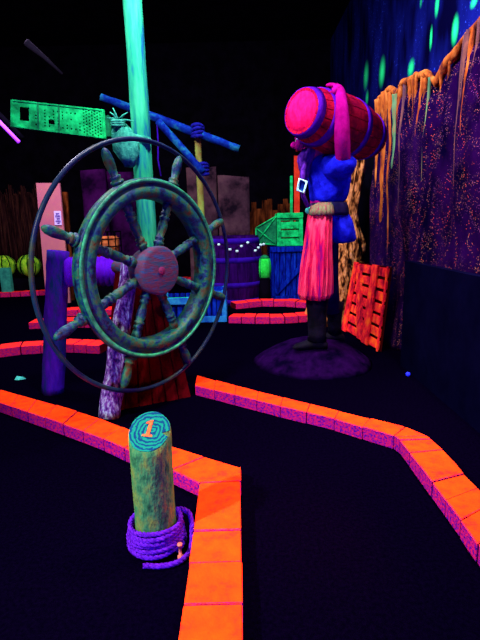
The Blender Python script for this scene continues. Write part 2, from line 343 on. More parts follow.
def resample(P, n):
    d = [0]
    for a_, b_ in zip(P, P[1:]): d.append(d[-1]+(b_-a_).length)
    out = []
    for k in range(n+1):
        t = d[-1]*k/n
        for q in range(len(P)-1):
            if t <= d[q+1]+1e-9: out.append(P[q].lerp(P[q+1], (t-d[q])/(d[q+1]-d[q]))); break
    return out
def pxl(l, Z=HZ):
    return [V((p.x, p.y)) for p in (lvl(x, y, Z) for x, y in l)]
# near L shaped curb: slightly curved run, mitre wedge at the corner, straight leg
li = resample(pxl([(-45, 387), (0, 402), (50, 419), (100, 437), (200, 482)]), 13)
lo = resample(pxl([(-52, 378), (0, 389), (50, 403), (100, 418), (172, 446.6), (240.3, 467)]), 13)
ci = li[-1]; co = lo[-1]
yj = [pxl([(220, y)])[0].y for y in (482, 530, 562, 604)]; yj += [yj[-1]-.19*k for k in (1, 2, 3, 4)]
li += [V((ci.x+.002, yj[0]-.006))]+[V((ci.x+.006, y)) for y in yj[1:]]
lo += [V((co.x, yj[0]))]+[V((co.x+.002, y)) for y in yj[1:]]
curb('orange-red brick curb bending toward the camera behind the numbered post', li, lo, 'curb', hz=HZ, bl=9)
ri = resample(pxl([(195, 385), (220, 391), (280, 406), (333, 418), (394, 436)]), 8)
ro = resample(pxl([(197, 375), (249, 389), (311, 404), (405, 427)]), 8)
ri += pxl([(396, 437)]); ro += pxl([(427, 436)])
li2 = resample(pxl([(400, 440), (413, 456.5), (444, 497), (463, 522), (480, 546), (520, 605)]), 8)
lo2 = resample(pxl([(431, 439), (449, 455), (464, 474), (480, 490), (500, 516), (540, 566)]), 8)
curb('orange-red brick curb running from the wheel pedestal to the right edge', ri+li2, ro+lo2, 'curb', hz=HZ, bl=9)
def arc(px_pts, w, label, m_, group=None, bl=.2, Z=.10):
    P = [lvl(x, y, Z) for x, y in px_pts]; P = [V((p.x, p.y)) for p in P]; O_ = []
    for i, p in enumerate(P):
        d = (P[min(i+1, len(P)-1)]-P[max(i-1, 0)]).normalized(); nn = V((-d.y, d.x)); O_.append(p+nn*w)
    return curb(label, P, O_, m_, group=group, bl=bl, gap=.007)
arc([(-25, 352), (20, 346.5), (60, 344), (99, 345.5)], .25, 'red brick curb curving behind the log post at far left', 'curb_red')
arc([(28, 322.5), (70, 321), (125, 321)], .3, 'short red brick curb, nearer of two seen through the wheel', 'curb_red')
arc([(52, 311), (90, 309.5), (128, 309.5)], .3, 'short red brick curb, farther of two seen through the wheel', 'curb_red')
arc([(-20, 293.5), (20, 292), (48, 290.5)], .2, 'distant red brick curb below the green floats', 'curb_red')
arc([(150, 279), (180, 278), (206, 278)], .3, 'distant thin red brick curb behind the wheel hub', 'curb_red')
arc([(228, 316.5), (255, 317.2), (285, 316.8), (312, 315)], .26, 'pink-red brick curb beside the mound, front one of the hole ring', 'curb_red', bl=.25)
arc([(236, 303.5), (262, 301), (285, 301), (306, 302.5)], .26, 'pink-red brick curb before the blue crate, rear one of the hole ring', 'curb_red', bl=.25)

# ------------------------------------------------------------------ numbered log post
pb = V((-.400, 1.845, 0)); R_ = .09; slope = .60; ph = .545
post = thing('marker_post', pb, 'short green log post with slanted top bearing a number 1', 'post')
mb = MB(); rs = []; n = 40
def prad(j, z): return R_*(1+.035*noise.noise(V((math.cos(2*math.pi*j/n)*2, math.sin(2*math.pi*j/n)*2, z*5)))+.02*noise.noise(V((math.cos(2*math.pi*j/n)*6, math.sin(2*math.pi*j/n)*6, z*12))))
for i in range(20):
    t = i/19; r = []
    for j in range(n):
        a = 2*math.pi*j/n; rr = prad(j, t*ph)*(1 if i < 19 else .97); x, y = math.cos(a)*rr, math.sin(a)*rr
        r.append(pb+V((x, y, t*(ph+slope*y-(.0 if i < 19 else 0)))))
    rs.append(r)
mb.rings(rs).build('log', 'log', post)
# cut end with growth rings
def rings_mat():
    Mt = bpy.data.materials.new('growth_rings'); Mt.use_nodes = True; N = Mt.node_tree.nodes; L = Mt.node_tree.links; b = N['Principled BSDF']; b.inputs['Roughness'].default_value = .9; b.inputs['IOR'].default_value = 1.0
    tc = N.new('ShaderNodeTexCoord'); sb = N.new('ShaderNodeVectorMath'); sb.operation = 'SUBTRACT'; L.new(tc.outputs['Object'], sb.inputs[0]); sb.inputs[1].default_value = (.012, 0, ph)
    w = N.new('ShaderNodeTexWave'); w.wave_type = 'RINGS'; w.rings_direction = 'SPHERICAL'; w.inputs['Scale'].default_value = 17; w.inputs['Distortion'].default_value = 6; w.inputs['Detail'].default_value = 3; w.inputs['Detail Scale'].default_value = 2
    L.new(sb.outputs[0], w.inputs['Vector'])
    r = N.new('ShaderNodeValToRGB'); e = r.color_ramp.elements; e[0].position = .2; e[0].color = (.003, .022, .07, 1); e[1].position = .7; e[1].color = (.004, .11, .08, 1)
    L.new(w.outputs['Fac'], r.inputs['Fac']); L.new(r.outputs['Color'], b.inputs['Base Color']); return Mt
M['rings'] = rings_mat()
nt = V((0, -slope, 1)).normalized(); ux = V((1, 0, 0)); uy = nt.cross(ux)
tc_ = pb+V((0, 0, ph))
ring_pts = [pb+V((math.cos(2*math.pi*j/n)*prad(j, ph)*.955, math.sin(2*math.pi*j/n)*prad(j, ph)*.955, 0)) for j in range(n)]
ring_pts = [p+V((0, 0, ph+slope*(p.y-pb.y)+.0005)) for p in ring_pts]
# wedge crack on the right side
poly = [p for j, p in enumerate(ring_pts)]
poly[39:40] = []; poly.append(tc_+ux*.055+uy*(-.012)+nt*.0005)
MB().prism(poly, nt*.003).build('cut_face', 'rings', post, smooth=False)
one = [(-.030, -.058), (.030, -.058), (.030, -.045), (.013, -.043), (.013, .058), (.004, .058), (-.026, .040), (-.026, .030), (-.008, .034), (-.008, -.043), (-.030, -.045)]
ca, sa = math.cos(-.12), math.sin(-.12)
oc = tc_+ux*(-.002)+uy*.012
MB().prism([oc+ux*((x*ca-y*sa)*.72)+uy*((x*sa+y*ca)*.72)+nt*.0036 for x, y in one], nt*.003).build('number_one', 'one', post, smooth=False)
# rope
def ropepath(P, r, mb, pitch=.09, strands=3):
    P = [V(p) for p in P]; n = len(P); s = 0; nn = None
    offs = [[] for _ in range(strands)]
    for i in range(n):
        t = (P[min(i+1, n-1)]-P[max(i-1, 0)]).normalized()
        if nn is None: nn = t.orthogonal().normalized()
        nn = (nn-t*nn.dot(t)).normalized(); b = t.cross(nn)
        if i: s += (P[i]-P[i-1]).length
        for k in range(strands):
            a = 2*math.pi*(k/strands+s/pitch); offs[k].append(P[i]+(nn*math.cos(a)+b*math.sin(a))*r*.5)
    for o in offs: mb.tube(o, r*.56, 7)
rp = MB(); P = []
turns = 6.2; nseg = int(turns*64)
for i in range(nseg+1):
    t = i/nseg; a = -.6+2*math.pi*turns*t; z = .016+t*.108; rr = R_+.018+.016*(1-t)+.004*math.sin(a*1.7)
    P.append(pb+V((math.cos(a)*rr, math.sin(a)*rr, z+.004*math.sin(a*2.3))))
def smooth_path(C, k=12):
    out = []
    for i in range(len(C)-1):
        p0, p1, p2, p3 = C[max(i-1, 0)], C[i], C[i+1], C[min(i+2, len(C)-1)]
        for q in range(k):
            t = q/k; out.append(.5*((2*p1)+(p2-p0)*t+(2*p0-5*p1+4*p2-p3)*t*t+(3*p1-p0-3*p2+p3)*t**3))
    return out+[C[-1]]
P += smooth_path([P[-1], pb+V((.118, .06, .128)), pb+V((.150, .035, .118)), pb+V((.162, -.01, .07)), pb+V((.158, -.07, .018)), pb+V((.12, -.135, .014)), pb+V((.05, -.160, .014)), pb+V((-.03, -.155, .014))])[1:]
ropepath(P, .0115, rp, pitch=.06)
tag(rp.build('rope_coil', 'rope'), 'violet rope coiled in layers around the foot of the numbered post', 'rope')
bl_ = MB().lathe(pb+V((.118, -.098, .0)), (0, 0, 1), [(0, .013), (.012, .013), (.013, .006), (.06, .006), (.061, .011), (.07, .011)], 12)
tag(bl_.build('anchor_bolt', 'iron'), 'small rusty bolt standing up beside the rope coil', 'bolt')

# ------------------------------------------------------------------ ship's wheel
WC = dep(152, 270, 3.4)
yaw = .9; pit = -.02
nz = V((math.sin(yaw)*math.cos(pit), -math.cos(yaw)*math.cos(pit), math.sin(pit))); ax = V((0, 0, 1)).cross(nz).normalized(); by = nz.cross(ax)
wheel = thing('ship_wheel', WC, "large teal weathered ship's wheel with eight turned spokes and an iron guard ring", "ship's wheel")
mw = Matrix((ax, by, nz)).transposed().to_4x4(); mw.translation = WC; wheel.matrix_world = mw
def W(mb_, name, m_, par=None, **k): return mb_.build(name, m_, par or wheel, local=True, **k)
W(MB().lathe((0, 0, 0), (0, 0, 1), [(-.055, .505), (-.055, .600), (-.045, .625), (-.01, .632), (-.005, .622), (.005, .622), (.01, .648), (.045, .648), (.055, .640), (.058, .612), (.050, .605), (.050, .590), (.066, .585), (.066, .530), (.052, .515), (.03, .508), (-.02, .512)], 96, closed=True), 'rim', 'wheel')
W(MB().lathe((0, 0, 0), (0, 0, 1), [(.0585, .613), (.0585, .641), (.066, .638), (.066, .617)], 96, closed=True), 'rim_edge_band', 'wheel_edge')
hub = W(MB().lathe((0, 0, 0), (0, 0, 1), [(-.10, .10), (-.08, .15), (-.03, .165), (.05, .176), (.09, .178), (.10, .172), (.105, .155), (.103, 0.02)], 40), 'hub', 'hub')
W(MB().lathe((0, 0, .10), (0, 0, 1), [(0, .03), (.012, .028), (.02, .02), (.022, .005)], 20), 'hub_cap', 'hub_cap', hub)
for k in range(8):
    a = math.radians(23.5+45*k); d = V((math.cos(a), math.sin(a), 0))
    prof = [(.15, .030), (.19, .032), (.20, .040), (.215, .040), (.22, .026), (.235, .034), (.25, .034), (.255, .024), (.30, .033), (.345, .036), (.385, .028), (.39, .038), (.405, .038), (.41, .026), (.425, .036), (.44, .036), (.445, .026), (.47, .034), (.52, .036)]
    sp = W(MB().lathe((0, 0, .0), d, prof, 14), 'spoke', 'wheel')
    hp = [(.625, .036), (.65, .038), (.655, .046), (.668, .046), (.672, .030), (.69, .038), (.70, .038), (.705, .024), (.75, .031), (.80, .036), (.85, .030), (.875, .018), (.885, .006)]
    W(MB().lathe((0, 0, .0), d, hp, 14), 'handle', 'wheel', sp)
W(MB().tube([V((math.cos(2*math.pi*i/96)*.9, math.sin(2*math.pi*i/96)*.905, -.03)) for i in range(96)], .0165, 8, closed=True), 'guard_ring', 'ring')
W(MB().lathe((0, 0, -.42), (0, 0, 1), [(0, .05), (.33, .05)], 16), 'axle', 'hub')

# pedestal: tapered plank box and a pitted leaning leg
pl0 = lvl(108, 417, 0); pr0 = lvl(198, 400, 0)
pl0 = V((-1.02, 3.38, 0)); pr0 = V((-.42, 3.66, 0))
dv = (pr0-pl0).normalized(); bk = V((-dv.y, dv.x, 0))
ped = thing('wheel_pedestal', (pl0+pr0)/2, "dark maroon tapered plank pedestal beneath the ship's wheel", 'pedestal')
hgt = 1.12; nP = 6
mid = (pl0+pr0)/2+bk*.20
tl = mid-dv*.16-bk*.06+V((0, 0, hgt)); tr = mid+dv*.16-bk*.06+V((0, 0, hgt))
for i in range(nP):
    a0 = pl0.lerp(pr0, i/nP+.006); a1 = pl0.lerp(pr0, (i+1)/nP-.006); b0 = tl.lerp(tr, i/nP+.006); b1 = tl.lerp(tr, (i+1)/nP-.006)
    e = bk*(.004*(i % 2))
    MB().hexa([a0+e, a1+e, a1+e+bk*.03, a0+e+bk*.03, b0+e, b1+e, b1+e+bk*.03, b0+e+bk*.03]).build('plank', 'maroon', ped, smooth=False, bevel=.004)
q0 = [pl0+bk*.034, pr0+bk*.034, pr0+bk*.36, pl0+bk*.36]; q1 = [tl+bk*.034, tr+bk*.034, tr+bk*.13, tl+bk*.13]
MB().hexa(q0+q1).build('housing', 'maroon', ped, smooth=False, bevel=.006)
lb = lvl(108, 419, 0)+V((0, .03, 0)); lt = dep(131, 258, 3.58)
MB().tube([lb.lerp(lt, i/20) for i in range(21)], [.082-.018*i/20 for i in range(21)], 12, wob=.25).build('leaning_leg', 'lilac', ped)

# log post and roller at left
a = V((-1.66, 3.86, 0)); b = dep(58, 251, 3.86)
lp = thing('log_post', a, 'tall indigo log post left of the wheel holding the roller', 'post')
MB().tube([a.lerp(b, i/20) for i in range(21)], [.095-.008*i/20 for i in range(21)], 20, wob=.12).build('log', 'indigo', lp)
r0 = dep(66, 272, 3.88); r1 = dep(127, 271, 3.98)
prof = []
L_ = (r1-r0).length
for i in range(121):
    t = i/120; prof.append((t*L_, .118+.010*abs(math.sin(t*math.pi*11))))
prof = [(0, .05), (.001, .10)] + prof + [(L_+.001, .10), (L_+.002, .05)]
rol = thing('rope_roller', (r0+r1)/2, 'fat violet ribbed roller lying between the log post and pedestal', 'roller')
MB().lathe(r0, r1-r0, prof, 28).build('wound_drum', 'violet', rol)
MB().lathe(r0-(r1-r0).normalized()*.12, r1-r0, [(0, .03), (.13, .03)], 12).build('axle', 'indigo', rol)

# ------------------------------------------------------------------ mast
ma = dep(151, 290, 4.2); ma.z = 0
mast = MB(); P = [ma+V((.0, 0, i*.15)) for i in range(31)]
mast.tube(P, [.088-.0006*i for i in range(31)], 24, wob=.10)
tag(mast.build('mast', 'mast'), "tall mint green wooden mast rising behind the ship's wheel", 'mast')
# cloth bundle tied to the mast
cb = thing('tied_cloth', dep(122, 125, 4.1), 'pale mint frayed cloth bundle tied beside the mast', 'cloth')
mb = MB(); rs = []
C_ = [dep(118, 122, 4.12), dep(122, 130, 4.1), dep(126, 140, 4.1), dep(128, 150, 4.1), dep(129, 158, 4.1), dep(130, 165, 4.1)]
for k, (c, w) in enumerate(zip(C_, [.04, .075, .10, .10, .075, .05])):
    rs.append([c+V((math.cos(2*math.pi*j/20)*w*(1+.25*math.cos(5*2*math.pi*j/20+k)), math.sin(2*math.pi*j/20)*w*.5, .02*math.sin(3*2*math.pi*j/20))) for j in range(20)])
mb.rings(rs).build('drape', 'cloth_mint', cb)
mb = MB()
for q in range(3): c = dep(118, 121+q*2.2, 4.1); mb.tube([c+V((math.cos(2*math.pi*j/16)*.05, math.sin(2*math.pi*j/16)*.05, .01*math.sin(2*math.pi*j/16))) for j in range(16)], .013, 6, closed=True)
mb.build('binding', 'cloth_mint', cb)
for (x, y) in [(110, 112), (113, 108), (107, 118), (134, 121), (128, 112)]:
    MB().tube([dep(118, 121, 4.1), dep((118+x)/2, (121+y)/2-1, 4.08), dep(x, y, 4.08)], [.012, .008, .003], 6).build('frayed_strand', 'cloth_mint', cb)
MB().tube([dep(119, 134, 4.14), dep(133, 137, 4.15), dep(150, 141, 4.12)], [.03, .035, .03], 8).build('tie_tail', 'cloth_mint', cb)
# perforated green board
board = thing('perforated_board', dep(60, 119, 4.3), 'long bright green perforated board hanging left of the mast', 'board')
bw, bh = 64, 18
c00, c10, c11, c01 = dep(12, 127, 4.1), dep(106, 139, 4.4), dep(104, 110, 4.4), dep(12, 100, 4.1)
def bp_(u, v): return c00.lerp(c10, u).lerp(c01.lerp(c11, u), v)
vs = []; fs = []; idx = {}
def hole(i, j):
    u, v = (i+.5)/bw, (j+.5)/bh
    if .075 < u < .165 and .28 < v < .76: return True
    if .37 < u < .43 and .30 < v < .43: return True
    if i in (0, bw-1) or j in (0, bh-1): return False
    if i in (17, 18, 31, 32, 46): return False
    if u > .97 and v > .8: return True
    if u > .74: return (i % 2 == 0) and (j % 2 == (i//2) % 2)
    if .2 < u: return (i % 3 == 0) and (j % 2 == 1) and 2 < j < bh-3 and random.random() < .55
    return False
def vid(i, j):
    if (i, j) not in idx: idx[(i, j)] = len(vs); vs.append(bp_(i/bw, j/bh))
    return idx[(i, j)]
for i in range(bw):
    for j in range(bh):
        if not hole(i, j): fs.append((vid(i, j), vid(i+1, j), vid(i+1, j+1), vid(i, j+1)))
o = MB().add(vs, fs).build('perforated_panel', 'green', board, smooth=False)
md = o.modifiers.new('s', 'SOLIDIFY'); md.thickness = .03; md.offset = 0
th = V((0, -.05, 0))
for (u0, v0, u1, v1) in [(0, 0, 1, .05), (0, .95, 1, 1), (0, 0, .018, 1), (.982, 0, 1, 1), (.27, 0, .285, 1), (.49, 0, .505, 1)]:
    q = [bp_(u0, v0), bp_(u1, v0), bp_(u1, v1), bp_(u0, v1)]
    MB().quadslab([p+V((0, .025, 0)) for p in q], th).build('frame_bar', 'green' if u1-u0 > .1 or u0 in (0, .982) else 'green_dk', board, smooth=False)
MB().quadslab([bp_(1.0, .1), bp_(1.05, .12), bp_(1.05, .85), bp_(1.0, .8)], V((0, .06, 0))).build('end_bracket', 'green_dk', board, smooth=False)

# spar, brace and bamboo pole
D_ = 7.3
s0, s1 = dep(101, 97, D_), dep(239, 149, D_)
spar = tag(MB().tube([s0.lerp(s1, i/30) for i in range(31)], [.062-.012*abs(i/15-1) for i in range(31)], 12, wob=.2).build('spar', 'blue_spar'), 'long blue wooden spar slanting behind the mast', 'spar')
tag(MB().tube([dep(158, 121, D_-.1).lerp(dep(203, 172, D_-.1), i/12) for i in range(13)], .052, 12, wob=.2).build('brace_pole', 'blue_spar'), 'short blue brace pole slanting down below the spar', 'pole')
pt = dep(197.5, 131, D_+.12); pbm = dep(208, 290, D_+.12); pbm.z = 0
tag(MB().tube([pt.lerp(V((pt.x+.02, pt.y, 0)), i/20) for i in range(21)], .05, 12, wob=.1).build('upright_pole', 'bamboo'), 'thin yellow-green upright pole lashed under the blue spar', 'pole')
for (x, y, r_, nm) in ((197.5, 132, .085, 'navy rope lashing where spar and upright pole cross'), (203, 170, .075, 'navy rope lashing where brace pole meets upright pole')):
    mb = MB()
    for q in range(4):
        c = dep(x, y, D_+.04)+V((0, 0, -.06+.04*q))
        mb.tube([c+V((math.cos(2*math.pi*j/20)*r_, math.sin(2*math.pi*j/20)*r_*1.6, .02*math.sin(2*math.pi*j/20+q))) for j in range(20)], .026, 6, closed=True)
    tag(mb.build('rope_lashing', 'navy_rope'), nm, 'rope')
tag(MB().tube([dep(157, 122, 7.2), dep(158, 140, 7.2), dep(158, 160, 7.2), dep(161, 176, 7.2)], .012, 6).build('hanging_cord', 'purple_hoop'), 'thin violet cord hanging from the blue spar', 'cord')

# ------------------------------------------------------------------ tubes
t0, t1 = dep(-12, 110, 6.0), dep(19, 142, 6.0)
tb = thing('blacklight_tube', t0, 'glowing violet blacklight tube at upper left edge', 'lamp')
MB().tube([t0, t1], .022, 10).build('glass_tube', 'tube', tb)
MB().tube([t0+V((.03, .05, .05)), t1+V((.03, .05, .05))], .03, 8).build('holder', 'black', tb)
tag(MB().tube([dep(26, 42, 7), dep(44, 57, 7.2), dep(62, 74, 7.4)], [.05, .03, .022], 8).build('unlit_tube', 'tube_dim'), 'dim grey unlit tube hanging near the dark ceiling', 'lamp')

# ------------------------------------------------------------------ left background
th_ = MB()
for k in range(230):
    x = random.uniform(-9, 38); w = random.uniform(.012, .03); yt = 194+random.uniform(-6, 10)+4*math.sin(x*.5); D = 11.2+random.uniform(-.12, .12)
    p0 = dep(x, yt, D); p1 = V((p0.x+random.uniform(-.12, .12), D, .02)); p0_ = p0
    th_.tube([p0_, p0.lerp(p1, .5)+V((random.uniform(-.03, .03), 0, 0)), p1], [w*.6, w, w*.7], 5)
o = tag(th_.build('reed_screen', 'thatch'), 'reddish brown reed screen at the far left', 'screen'); o['kind'] = 'stuff'
sh = MB(); c = dep(16, 278, 10.4)
sh.box((c.x, 10.45, c.z/2), (.75, .22, c.z/2))
tag(sh.build('low_bench', 'black', smooth=False, bevel=.01), 'black low bench carrying the green floats', 'bench')
for (x, dsc) in ((4, 'green striped round float on the bench, cut by the left edge'), (29, 'green striped round float on the bench, beside the pink board')):
    c = dep(x, 266, 10.4); r = .255; c.z = dep(16, 278, 10.4).z+r+.012
    f = thing('round_float', c-V((0, 0, r)), dsc, 'float', 'green floats at far left')
    MB().ball(c, r, 24).build('ball', 'melon', f)
    for k in range(5):
        a = math.pi*k/5
        MB().tube([c+V((math.cos(a)*math.cos(q*math.pi/16)*r*1.01, math.sin(a)*math.cos(q*math.pi/16)*r*1.01, math.sin(q*math.pi/16)*r*1.01)) for q in range(32)], .012, 5, closed=True).build('net_cord', 'black', f)
c = lvl(6, 292, .11)
tag(MB().box((dep(6, 285, 10.0).x, 10.05, .31), (.11, .06, .31)).build('short_stake', 'teal', smooth=False, bevel=.01), 'short teal stake in front of the left float', 'stake')
# pink leaning board + paper
pbd = thing('leaning_board', dep(55, 290, 9.0), 'tall pale pink board leaning behind the wheel, paper notice on it', 'board')
q = [V((dep(46, 300, 8.9).x, 8.9, 0)), V((dep(70, 300, 8.9).x, 8.9, 0)), dep(59.5, 183, 9.1), dep(36, 183, 9.1)]
MB().quadslab(q, V((0, .05, 0))).build('panel', 'pink_board', pbd, smooth=False)
pn = MB().quadslab([p+V((0, -.012, 0)) for p in (dep(55, 225, 9.02), dep(62, 225, 9.02), dep(61, 211, 9.04), dep(54, 211, 9.04))], V((0, .006, 0))).build('paper_notice', 'paper', pbd, smooth=False)
mb = MB()
for yy, xa, xb in ((213.5, 56, 59.5), (216, 55.5, 60.5), (218.5, 57, 60), (221, 56, 61), (223, 57.5, 60)):
    mb.quadslab([p+V((0, -.018, 0)) for p in (dep(xa, yy+.6, 9.02), dep(xb, yy+.6, 9.02), dep(xb, yy-.5, 9.02), dep(xa, yy-.5, 9.02))], V((0, .004, 0)))
mb.build('print_lines', 'ink', pn, smooth=False)
sl = [dep(67, 275, 9.2), dep(72, 275, 9.2), dep(67, 192, 9.3), dep(62, 192, 9.3)]; sl[0].z = sl[1].z = 0
tag(MB().quadslab(sl, V((0, .05, 0))).build('wood_slat', 'brown', smooth=False), 'narrow orange-brown slat standing right of the pink board', 'slat')
# wire basket
bk0, bk1 = dep(82, 262, 8.4), dep(114, 222, 8.4)
bs = thing('wire_basket', V((bk0.x+.3, 8.6, bk0.z)), 'dark wire basket with orange filling behind the wheel', 'basket')
w_ = bk1.x-bk0.x; zt_ = dep(98, 232, 8.4).z
MB().box((bk0.x+w_/2, 8.6, (bk0.z+zt_)/2-.03), (w_/2-.02, .17, (zt_-bk0.z)/2-.05)).build('filling', 'basket_or', bs, bevel=.03)
mb = MB()
for k in range(5):
    z = bk0.z+(zt_-bk0.z)*k/4; mb.tube([V((bk0.x, 8.4, z)), V((bk0.x+w_, 8.4, z)), V((bk0.x+w_, 8.8, z)), V((bk0.x, 8.8, z))], .012, 5, closed=True)
for k in range(6):
    x = bk0.x+w_*k/5
    for yy in (8.4, 8.8): mb.tube([V((x, yy, bk0.z)), V((x, yy, zt_))], .012, 5)
mb.build('wire_frame', 'black', bs, smooth=False)
tag(MB().box((bk0.x+w_/2, 8.6, (bk0.z-.012)/2), (w_/2, .2, (bk0.z-.012)/2)).build('plinth', 'black', smooth=False), 'black plinth under the wire basket', 'plinth')
# plaster scenery panels
def panel(x0, x1, yt, D, m_, lab):
    a, b = dep(x0, yt, D), dep(x1, yt, D); n = 10; mz = 12; vs = []; fs = []
    for dy in (0, .12):
        for i in range(n+1):
            for j in range(mz+1):
                x = a.x+(b.x-a.x)*i/n; zt_ = a.z+.06*noise.noise(V((x*2, 1, D))); z = zt_*j/mz
                vs.append(V((x, D+dy+(.07*noise.noise(V((x*1.5, z*1.5, 3))) if dy == 0 else .05), z)))
    Wd = mz+1; O2 = (n+1)*Wd
    for i in range(n):
        for j in range(mz):
            p = i*Wd+j; fs += [(p, p+Wd, p+Wd+1, p+1), (O2+p, O2+p+1, O2+p+Wd+1, O2+p+Wd)]
        p = i*Wd+mz; fs.append((p, p+Wd, O2+p+Wd, O2+p)); p = i*Wd; fs.append((p, O2+p, O2+p+Wd, p+Wd))
    for j in range(mz):
        fs.append((j, j+1, O2+j+1, O2+j)); p = n*Wd+j; fs.append((p, O2+p, O2+p+1, p+1))
    tag(MB().add(vs, fs).build('scenery_panel', m_), lab, 'panel')
panel(80, 104, 170, 9.6, 'purple_rock', 'purple plaster panel between the pink board and the mast')
panel(105, 133, 172, 9.95, 'purple_rock', 'dark purple plaster panel just left of the mast')
panel(186, 216, 168, 9.6, 'grey_rock', 'grey-purple plaster panel behind the upright pole')
panel(217.5, 249, 176, 9.4, 'grey_rock', 'grey-purple plaster panel above the purple barrel')

# ------------------------------------------------------------------ barrel, crates
def barrel(o, d, L_, r0_, r1_, lab, mstave, mhoop, mhead, hoops, nm='barrel', nst=20, hw=.035):
    d = d.normalized(); a = d.orthogonal().normalized(); b = d.cross(a)
    t = thing(nm, o, lab, 'barrel')
    rr = lambda s: r0_+(r1_-r0_)*math.sin(math.pi*s)**.9
    for k in range(nst):
        rs = []
        for i in range(13):
            s = i/12; R1 = rr(s); R2 = R1-.02; e = .012/R1
            e = .004/R1; an = [2*math.pi*(k)/nst+e+(2*math.pi/nst-2*e)*q_/4 for q_ in range(5)]
            rs.append([o+d*(s*L_)+(a*math.cos(q)+b*math.sin(q))*R1 for q in an]+[o+d*(s*L_)+(a*math.cos(q)+b*math.sin(q))*R2 for q in an[::-1]])
        MB().rings(rs).build('stave', mstave, t, smooth=False)
    for s in hoops:
        s0_ = max(.003, s-hw/L_/2); s1_ = min(.997, s+hw/L_/2)
        MB().lathe(o, d, [(s0_*L_, rr(s0_)-.008), (s0_*L_, rr(s0_)+.005), (s1_*L_, rr(s1_)+.005), (s1_*L_, rr(s1_)-.008)], 48, closed=True).build('hoop', mhoop, t)
    for s in (.012, .988):
        MB().lathe(o+d*(s*L_-.01), d, [(0, .01), (0, rr(s)-.012), (.02, rr(s)-.012), (.02, .01)], 40).build('head', mhead, t)
    return t
c = dep(234, 300, 8.2)
bt = dep(234, 236, 8.2).z
pbar = barrel(V((c.x, 8.55, 0)), V((0, 0, 1)), bt, .46, .55, 'big dark purple barrel with a bead garland around its top', 'purple_barrel', 'purple_hoop', 'purple_barrel', (.05, .3, .66, .93), hw=.09)
sm_ = dep(203, 260, 9.2)
gar = thing('bead_garland', V((c.x, 8.0, bt-.15)), 'garland of pale mint beads strung round the purple barrel', 'garland')
gp = []
for i in range(41):
    a = math.radians(195+i*150/40); z = bt-.17+.05*math.sin(i*.55)
    gp.append(V((c.x+math.cos(a)*.60, 8.55+math.sin(a)*.60, z)))
MB().tube(gp, .006, 5).build('string', 'black', gar)
for i in (1, 3, 6, 7, 10, 14, 18, 19, 22, 24, 27, 31, 33, 35, 38):
    MB().ball(gp[i]+V((0, 0, random.uniform(-.06, .03))), .028, 8).build('bead', 'bead', gar)

def crate(x0, x1, yt, yb_, D, dep_, lab, m_, medge, diag=False, z0=0, nm='wooden_crate', slats=5, horiz=False, op=False):
    a, b = dep(x0, yt, D), dep(x1, yt, D); zt_ = a.z; c = V(((a.x+b.x)/2, D+dep_/2, z0)); hx = (b.x-a.x)/2
    t = thing(nm, c, lab, 'crate'); s = .035
    for sx in (-1, 1):
        for sy in (-1, 1): MB().box((c.x+sx*(hx-s), c.y+sy*(dep_/2-s), (z0+zt_)/2), (s, s, (zt_-z0)/2)).build('corner_post', medge, t, smooth=False, bevel=.006)
    for sy in (-1, 1):
        for k in range(slats):
            if horiz:
                h_ = (zt_-z0)/slats; MB().box((c.x, c.y+sy*(dep_/2-s*.9), z0+h_*(k+.5)), (hx-2*s-.004, .012, h_/2-.012)).build('slat', m_, t, smooth=False, bevel=.004)
            else:
                w = (2*hx-4*s)/slats; MB().box((c.x-hx+2*s+w*(k+.5), c.y+sy*(dep_/2-s*.9), (z0+zt_)/2), (w/2-.006, .012, (zt_-z0)/2-.01)).build('slat', m_, t, smooth=False, bevel=.004)
    for sx in (-1, 1): MB().box((c.x+sx*(hx-s*.7), c.y, (z0+zt_)/2), (.012, dep_/2-2*s, (zt_-z0)/2-.01)).build('side_panel', m_, t, smooth=False)
    for z in (z0+.05, zt_-.05):
        MB().box((c.x, c.y-dep_/2-.013, z), (hx, .011, .045)).build('rail', medge, t, smooth=False, bevel=.004)
    if diag:
        p = V((c.x-hx+.1, c.y-dep_/2-.013, z0+.15)); q = V((c.x+hx-.08, c.y-dep_/2-.013, zt_-.25)); dd = (q-p); MB().box((p+q)/2, (dd.length/2, .011, .04), dd.normalized(), V((0, 1, 0)), dd.normalized().cross(V((0, 1, 0)))).build('diagonal_brace', medge, t, smooth=False)
    if not op: MB().box((c.x, c.y, zt_-.02), (hx-.01, dep_/2-.01, .018)).build('lid', m_, t, smooth=False)
    return t, c, hx, zt_
_, c, hx, zc = crate(270, 312, 247, 298, 8.5, .7, 'tall dark blue plank crate behind the pirate, carrying the green crate', 'blue_crate', 'blue_crate', diag=True, slats=6)
zc_px = zc
# green crate with flared chute
a, b = dep(277, 213, 8.6), dep(302, 213, 8.6)
gt_, gc, ghx, gz = crate(277, 303, 213, 247, 8.6, .5, 'bright green slatted crate on top of the tall blue crate', 'green', 'green', z0=zc+.002, slats=4, horiz=True)
ch = MB(); L0, L1 = dep(276.5, 216, 8.65), dep(276.5, 245, 8.65); K0, K1 = dep(256, 228, 8.65), dep(256, 243, 8.65)
def prm(p): return p+V((0, .4, 0))
ch.hexa([K1, L1, prm(L1), prm(K1), K0, L0, prm(L0), prm(K0)]).build('flared_chute', 'green_dk', gt_, smooth=False, bevel=.01)
for p, q in ((K1, L0), (K0, L1), (K0, L0), (K1, L1), (K0, K1)):
    MB().tube([p+V((0, -.01, 0)), q+V((0, -.01, 0))], .014, 6).build('chute_batten', 'green', gt_)
